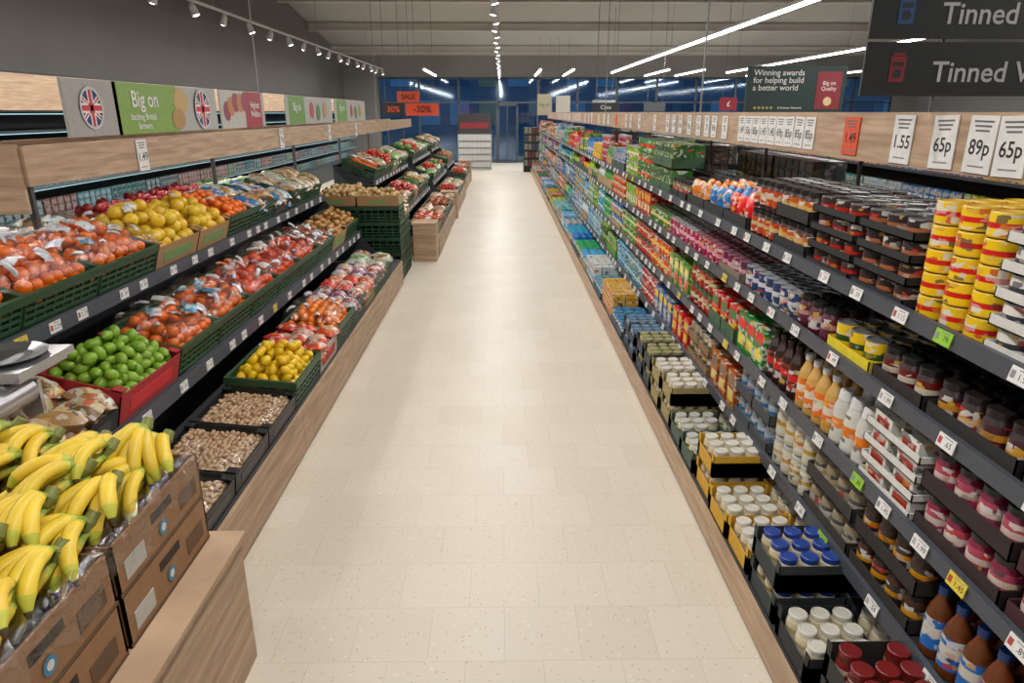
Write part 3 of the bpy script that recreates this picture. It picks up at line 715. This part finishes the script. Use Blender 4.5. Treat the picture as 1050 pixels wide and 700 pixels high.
for (x,y,n) in ((-1.25,8.75,5),(-1.25,9.22,4),(-1.76,8.75,5),(-1.76,9.22,5)):
    for k in range(n): crate(pf(x,y,.0+k*.185,0),.5,.44,.185,'dkgreen')
    Mx=pf(x,y,n*.185,0); crate(Mx,.5,.44,.12,'brown'); content('potato' if n==5 else 'brownbag',Mx,.5,.44,.12)
simple('wooden_end_unit',[(-1.25,-.93,9.5,9.86,0,.52),(-1.27,-.92,9.49,9.87,.52,.545)],M_wood)
simple('wooden_end_unit',[(-1.2,-.89,13.6,13.95,0,.5),(-1.22,-.88,13.59,13.96,.5,.525)],M_wood)
simple('wooden_end_unit',[(-1.3,-.95,21.2,21.6,0,.6),(-1.32,-.94,21.19,21.61,.6,.625)],M_wood)
hx=-2.66
hd=simple('produce_header_board',[(hx-.025,hx,3.96,21,1.60,1.82),(hx-.6,hx-.025,3.94,3.965,1.45,1.83),(hx-.62,hx-.6,3.96,21,1.60,1.82)],M_wood)
pb=Batch()
for y in (4.0,6.6,9.2,11.8,14.4,17,19.6): pb.add(boxes([(hx-.06,hx-.03,y,y+.03,0,1.62)]),[C('44474c')],I4)
for y in (8.1,15.5): pb.add(boxes([(hx-.05,hx-.038,y,y+.012,1.8,ZC(y)-.27)]),[C('8a8a8a')],I4)
o=pb.obj('posts',M_plain); o.parent=hd
pb=Batch(); pb.add(boxes([(1.79,1.802,6.5,6.512,1.5,ZC(6.5)-.27),(1.79,1.802,12.5,12.512,1.5,ZC(12.5)-.27)]),[C('8a8a8a')],I4); o=pb.obj('hanging_rods',M_plain); o.parent=gond
pq=Batch(); pp=pq
for y,s in ((5.25,'1.49'),(8.6,'79p'),(11,'1.29'),(13,'89p')): plate(y,.15,.22,WHITE,s,x=hx+.004,zc=1.70,f=fL)
pq.obj('price_plates',M_sign)
def union_jack(s,M_,r):
    s.add(disk(r),[C('1c2f6c')],M_)
    def bar(w,l,ang,c,dz): s.add(quad(l,w),[c],M_@Matrix.Translation((0,0,dz))@Matrix.Rotation(ang,4,'Z'))
    for a in (.6,-.6): bar(r*.26,r*1.94,a,WHITE,.002); bar(r*.1,r*1.96,a,C('c02030'),.003)
    for a in (0,math.pi/2): bar(r*.5,r*1.92,a,WHITE,.004); bar(r*.28,r*1.95,a,C('c02030'),.005)
    s.add(disk(r*1.1,28,r*.96),[C('b8bcc0')],M_@Matrix.Translation((0,0,.006)))
def banner(y0,y1,style):
    s=Batch(); z0_,z1_=1.85,2.2; zc=2.025
    s.add(boxes([(hx-.012,hx,y0,y1,z0_,z1_)]),[C('a4a6a2')],I4)
    f=lambda y,z,k=1: fL(hx+.002*k,y,z)
    if style==0:
        s.add(quad(.62,.35),[C('9c9894')],f(y0+.31,zc))
        union_jack(s,f(y0+.28,zc,2),.12)
        s.add(quad(.95,.35),[C('7a9c40')],f(y0+1.05,zc))
        s.add(text('Big on',.16,'CENTER'),[WHITE],f(y0+1.0,zc+.06,3)); s.add(text('backing British\nfarmers',.065,'CENTER'),[WHITE],f(y0+.95,zc-.09,3))
        e=disk(1)
        s.add(e,[C('b89a60')],f(y0+1.60,zc+.06,2)@Matrix.Diagonal((.13,.10,1,1))); s.add(e,[C('a88050')],f(y0+1.52,zc-.08,3)@Matrix.Diagonal((.12,.08,1,1)))
        union_jack(s,f(y0+2.0,zc,4),.15)
    elif style==1:
        s.add(quad((y1-y0)*.5,.35),[C('b8b4ac')],f(y0+(y1-y0)*.25,zc)); s.add(quad((y1-y0)*.4,.35),[C('9c2838')],f(y0+(y1-y0)*.72,zc))
        for i in range(5): s.add(disk(.09),[random.choice([C('b83c2c'),C('6a8a3c'),C('b87a3c'),C('8a3050')])],f(y0+.15+i*.12,zc+U(-.08,.08),2+i*.3))
        s.add(text('Highest\nWelfare',.09),[WHITE],f(y0+(y1-y0)*.74,zc,5))
    else:
        w=y1-y0
        s.add(quad(w*.3,.34),[C('64903c')],f(y0+w*.2,zc)); s.add(text('Big on',.14),[WHITE],f(y0+w*.2,zc+.04,3))
        s.add(disk(.11),[C('b03c2c')],f(y0+w*.5,zc,2)); s.add(disk(.11),[C('4a7a3c')],f(y0+w*.64,zc-.03,3)); s.add(disk(.11),[C('b88a48')],f(y0+w*.8,zc,4))
    s.obj('promotional_banner',M_sign)
banner(4.42,6.75,0); banner(6.85,8.1,1); banner(8.9,11.3,2); banner(11.5,14,2)
simple('rear_produce_stand',[(-3.25,-2.72,3.0,8.2,0,1.1)],M_plain,[C('3a3c40')])
y=3.1
for i in range(8):
    Mx=pf(-2.74,y+.58,1.12,0); crate(Mx,.46,.58,.17,random.choice(['brown','green'])); content(random.choice(['brownbag','whitebag','apple','saladbag']),Mx,.46,.58,.17,False); y+=.62
cb=Batch(); L_=[(-6.35,-5.3,-1,27,0,.45,0),(-6.35,-6.25,-1,27,.45,2.5,0),(-6.35,-5.28,-1,27,2.0,2.05,0)]
for z in (.8,1.15,1.5,1.8): L_.append((-6.25,-5.5,-1,27,z-.03,z,1))
cb.add(boxes(L_),[C('2c3438'),C('5a6468')],I4); co=cb.obj('refrigerated_display_case',M_plain)
o=simple('fascia',[(-5.28,-5.25,-1,27,2.02,2.40)],M_wood); o.parent=co
o=simple('led_strip',[(-5.45,-5.43,-1,27,1.975,1.985)]+[(-5.53,-5.52,-1,27,z-.04,z-.032) for z in (.8,1.15,1.5,1.8)],M_teal); o.parent=co
for z in (.45,.8,1.15,1.5):
    y=0
    while y<26:
        l=U(.4,.9); a,b_=random.choice([('2c6a7c','8098a0'),('3c5a60','7a9098'),('407880','203c48'),('687478','2c4858'),('6a3c3c','808080'),('3c6a5a','7a8a80')]); fill(-5.55,z,.27,.4,y,y+l-.02,'box',[C(a,.3),C(b_,.2),C(b_),C(a)],1,1,side=-1,sc=1.3); y+=l
for k,bt in B.items():
    if k=='tray': bt.obj('display_cartons',M_card)
    else: bt.obj(names[k],M_print)
# ------------------------------------------------------------------ bananas foreground
def banana_t(A0=-40,A1=74,Rr=.112):
    n=8; m=14; V=[];F=[];K=[]
    for j in range(m+1):
        t=j/m; a=math.radians(A0+(A1-A0)*t)
        px=Rr*(math.sin(a)-math.sin(math.radians(A0))); pz=Rr*(math.cos(a)-math.cos(math.radians(A0)))
        r=.0185*min(1,.40+max(0,t-.12)*3.6)*(1 if t<.78 else max(.26,1-(t-.78)*3.4))
        tx,tz=math.cos(a),-math.sin(a)
        for i in range(n):
            th=2*math.pi*i/n; q=r*(1+.07*math.cos(5*th))
            V.append((px-tz*q*math.sin(th),q*math.cos(th),pz+tx*q*math.sin(th)))
    for j in range(m):
        for i in range(n):
            k=(i+1)%n; F.append([j*n+i,j*n+k,(j+1)*n+k,(j+1)*n+i][::-1]); K.append(1 if j<3 else (2 if j==m-1 else (3 if j in(3,11,12) else 0)))
    F.append([m*n+i for i in range(n)][::-1]); K.append(2)
    return T(V,F,K,[True]*len(F))
BANS=[banana_t(),banana_t(-30,80,.118),banana_t(-48,66,.106)]; ba=Batch()
def bunch(x,y,z,rz,n=5,rx=0,sc=1.0,ry=0):
    M0=TR(x,y,z,rz,sc,rx=rx,ry=ry)
    for i in range(n):
        a=(i-(n-1)/2)*.25+U(-.04,.04)
        c=[jit(C('dcbc38'),.07),C('8a9a3a'),C('4a3c20'),jit(C('b8b840'),.05)]
        ba.add(random.choice(BANS),c,M0@Matrix.Rotation(a,4,'Z')@Matrix.Rotation(U(-.1,.1),4,'Y')@Matrix.Rotation(a*.5,4,'X'))
    for i in range(max(2,n-3)):
        a=(i-(n-4)/2)*.3
        ba.add(random.choice(BANS),[jit(C('ccb034'),.07),C('8a9a3a'),C('4a3c20'),C('acb040')],M0@TR(.0,0,-.03)@Matrix.Rotation(a,4,'Z')@Matrix.Rotation(.2,4,'Y'))
    ba.add(lathe([(.012,-.03,0),(.02,-.005,0),(.015,.024,0)],8),[C('74783a')],M0@TR(0,0,0,ry=-.9))
pts=[]
for y in (2.08,1.93,1.78,1.63,1.48,1.33,1.18,1.03):
    for x in (-1.14,-1.33,-1.52,-1.71,-1.90): pts.append((x,y))
for i,(x,y) in enumerate(pts):
    bunch(x+U(-.03,.03),y+U(-.02,.02),.935+U(0,.045),-math.pi/2+U(-1.0,.35),random.choice([5,6]),U(-.2,.2),1.12,U(-.1,.15))
for i,(x,y) in enumerate(pts):
    if (i+int(y*7))%2==0: bunch(x-.06+U(-.03,.03),y-.02+U(-.03,.03),1.01+U(0,.03),-math.pi/2+U(-1.2,.3),5,U(-.25,.25),1.1,U(-.1,.2))
ba.obj('banana_bunches',mat_attr('banana_skin',.45,bump=.1))
simple('wooden_banana_stand',[(-2.3,-.96,.2,2.14,.0,.53),(-2.32,-.945,.18,2.16,.53,.55)],M_wood)
for (x,y) in ((-1.06,2.12),(-1.06,1.56),(-1.62,2.12),(-1.62,1.56),(-1.06,1.0)):
    for k in range(2):
        q=Batch(); d,w,h=.53,.54,.165
        L_=[(0,d,0,w,0,.008,0),(0,.008,0,w,0,h,0),(d-.008,d,0,w,0,h,0),(0,d,0,.008,0,h,0),(0,d,w-.008,w,0,h,0),
            (-.002,0,.0,w,.0,.012,2),(-.002,0,w*.38,w*.62,h*.62,h*.8,1),(-.002,0,.04,.16,.04,.1,2),(-.0025,0,.39,.50,.03,.09,3),
            (d*.38,d*.62,-.002,0,h*.62,h*.8,1),(d*.38,d*.62,w,w+.002,h*.62,h*.8,1),(.06,.2,w,w+.002,.04,.1,2)]
        q.add(boxes(L_),[C('84603f'),C('2a1c12'),C('5a4028'),C('a8a49c')],I4)
        q.add(disk(.024),[C('3c7898')],Matrix(((0,0,-1,-.004),(-1,0,0,.28),(0,1,0,.06),(0,0,0,1))))
        q.add(disk(.013),[C('c8c4b8')],Matrix(((0,0,-1,-.005),(-1,0,0,.28),(0,1,0,.06),(0,0,0,1))))
        o=q.obj('banana_box',M_card); o.matrix_world=pf(x,y,.552+k*.17,0)
def sheet(name,y0,y1,x,ztop,drop,n=60,m=10):
    V=[];F=[]
    for j in range(n+1):
        for i in range(m+1):
            t=i/m; y=y0+(y1-y0)*j/n
            if t<.3: px=x-.05*(1-t/.3); pz=ztop+.03*math.sin(t/.3*3.14)+U(-.012,.012)
            else: px=x+.012+.012*math.sin(j*1.7)+U(-.006,.006); pz=ztop-(t-.3)/.7*drop*(1+.3*math.sin(j*.5))
            V.append((px,y+U(-.01,.01),pz))
    for j in range(n):
        for i in range(m):
            a=j*(m+1)+i; F.append((a,a+1,a+m+2,a+m+1))
    o=poly(name,V,F,M_film)
    for p in o.data.polygons: p.use_smooth=True
sheet('plastic_box_liner',.7,2.14,-1.045,.905,.09)
film.obj('clear_produce_bags',M_film)
q=Batch(); rl=lathe([(.012,-.14,0),(.055,-.14,1),(.055,.14,0),(.012,.14,0),(.012,.15,0)],24)
q.add(rl,[C('8a8a8a'),C('c8ccd0')],TR(-1.86,2.34,.98,rx=math.pi/2)); q.add(boxes([(-1.9,-1.82,2.16,2.18,0.0,1.01),(-1.9,-1.82,2.50,2.52,0.0,1.01)]),[C('60646a')],I4)
q.obj('plastic_bag_roll_holder',M_metal)
q=Batch(); q.add(boxes([(-2.12,-1.78,2.36,2.7,1.06,1.09,0),(-2.10,-1.80,2.38,2.68,1.04,1.06,1),(-1.99,-1.91,2.56,2.62,.3,1.04,1)]),[C('c8ccce'),C('6a6e72')],I4)
q.add(lathe([(.10,1.09,0),(.15,1.105,0),(.155,1.11,0),(.10,1.095,0)],24),[C('b8bcc0')],TR(-1.95,2.53,0)); q.obj('produce_weighing_scale',M_metal)
# ------------------------------------------------------------------ far end fixtures
q=Batch(); L_=[(-1.6,-.4,25.6,26.3,0,1.25,0),(-1.6,-.4,25.6,26.3,1.25,1.95,1),(-1.5,-.5,25.58,25.6,1.45,1.65,2)]
for j in range(5):
    L_.append((-1.58,-.42,25.57,25.6,.08+j*.23,.10+j*.23,4))
    for i in range(7): L_.append((-1.55+i*.16,-1.42+i*.16,25.575,25.6,.11+j*.23,.27+j*.23,3))
q.add(boxes(L_),[C('b8bcbe'),C('3a3438'),C('8a2830'),C('c4c4c0'),C('707880')],I4); q.obj('promotional_display_cabinet',M_plain)
q=Batch(); L_=[(.75,1.3,24.7,25.2,0,1.5,0)]
for j in range(5): L_+= [(.72,1.32,24.66,24.7,.2+j*.27,.22+j*.27,1)]+[(.78+i*.13,.88+i*.13,24.67,24.7,.23+j*.27,.42+j*.27,random.choice([2,3,4])) for i in range(4)]
q.add(boxes(L_),[C('1c1d1f'),C('505050'),C('6a3a3a'),C('3a4a60'),C('808070')],I4); q.obj('magazine_rack',M_plain)
q=Batch(); L_=[(-.25,.65,29.3,29.42,0,.06),(-.25,-.17,29.3,29.42,.06,2.3),(.57,.65,29.3,29.42,.06,2.3),(-.25,.65,29.3,29.42,2.24,2.34),(.18,.22,29.3,29.42,.06,2.3)]
q.add(boxes(L_),[C('3a4650')],I4); q.obj('door_1',M_plain)
for n,bt in fb.items():
    bt.obj(n,M_print if n.startswith('bagged') else M_fruit)
bagb.obj('fruit_net_bag_labels',mat_attr('plastic_film_print',.3,pr=True))
# ------------------------------------------------------------------ world, camera
w=bpy.data.worlds.new('World'); scene.world=w; w.use_nodes=True
bg=w.node_tree.nodes['Background']; bg.inputs[0].default_value=(.16,.31,.48,1); bg.inputs[1].default_value=.8
cam=bpy.data.cameras.new('camera'); cam.lens=24; cam.sensor_width=36; cam.clip_start=.05; cam.clip_end=300
co=bpy.data.objects.new('camera',cam); co.location=(0,0,2.0); co.rotation_euler=(math.radians(90-18.56),0,-.0136)
scene.collection.objects.link(co); scene.camera=co
scene.view_settings.view_transform='Standard'; scene.view_settings.look='None'; scene.view_settings.exposure=.3
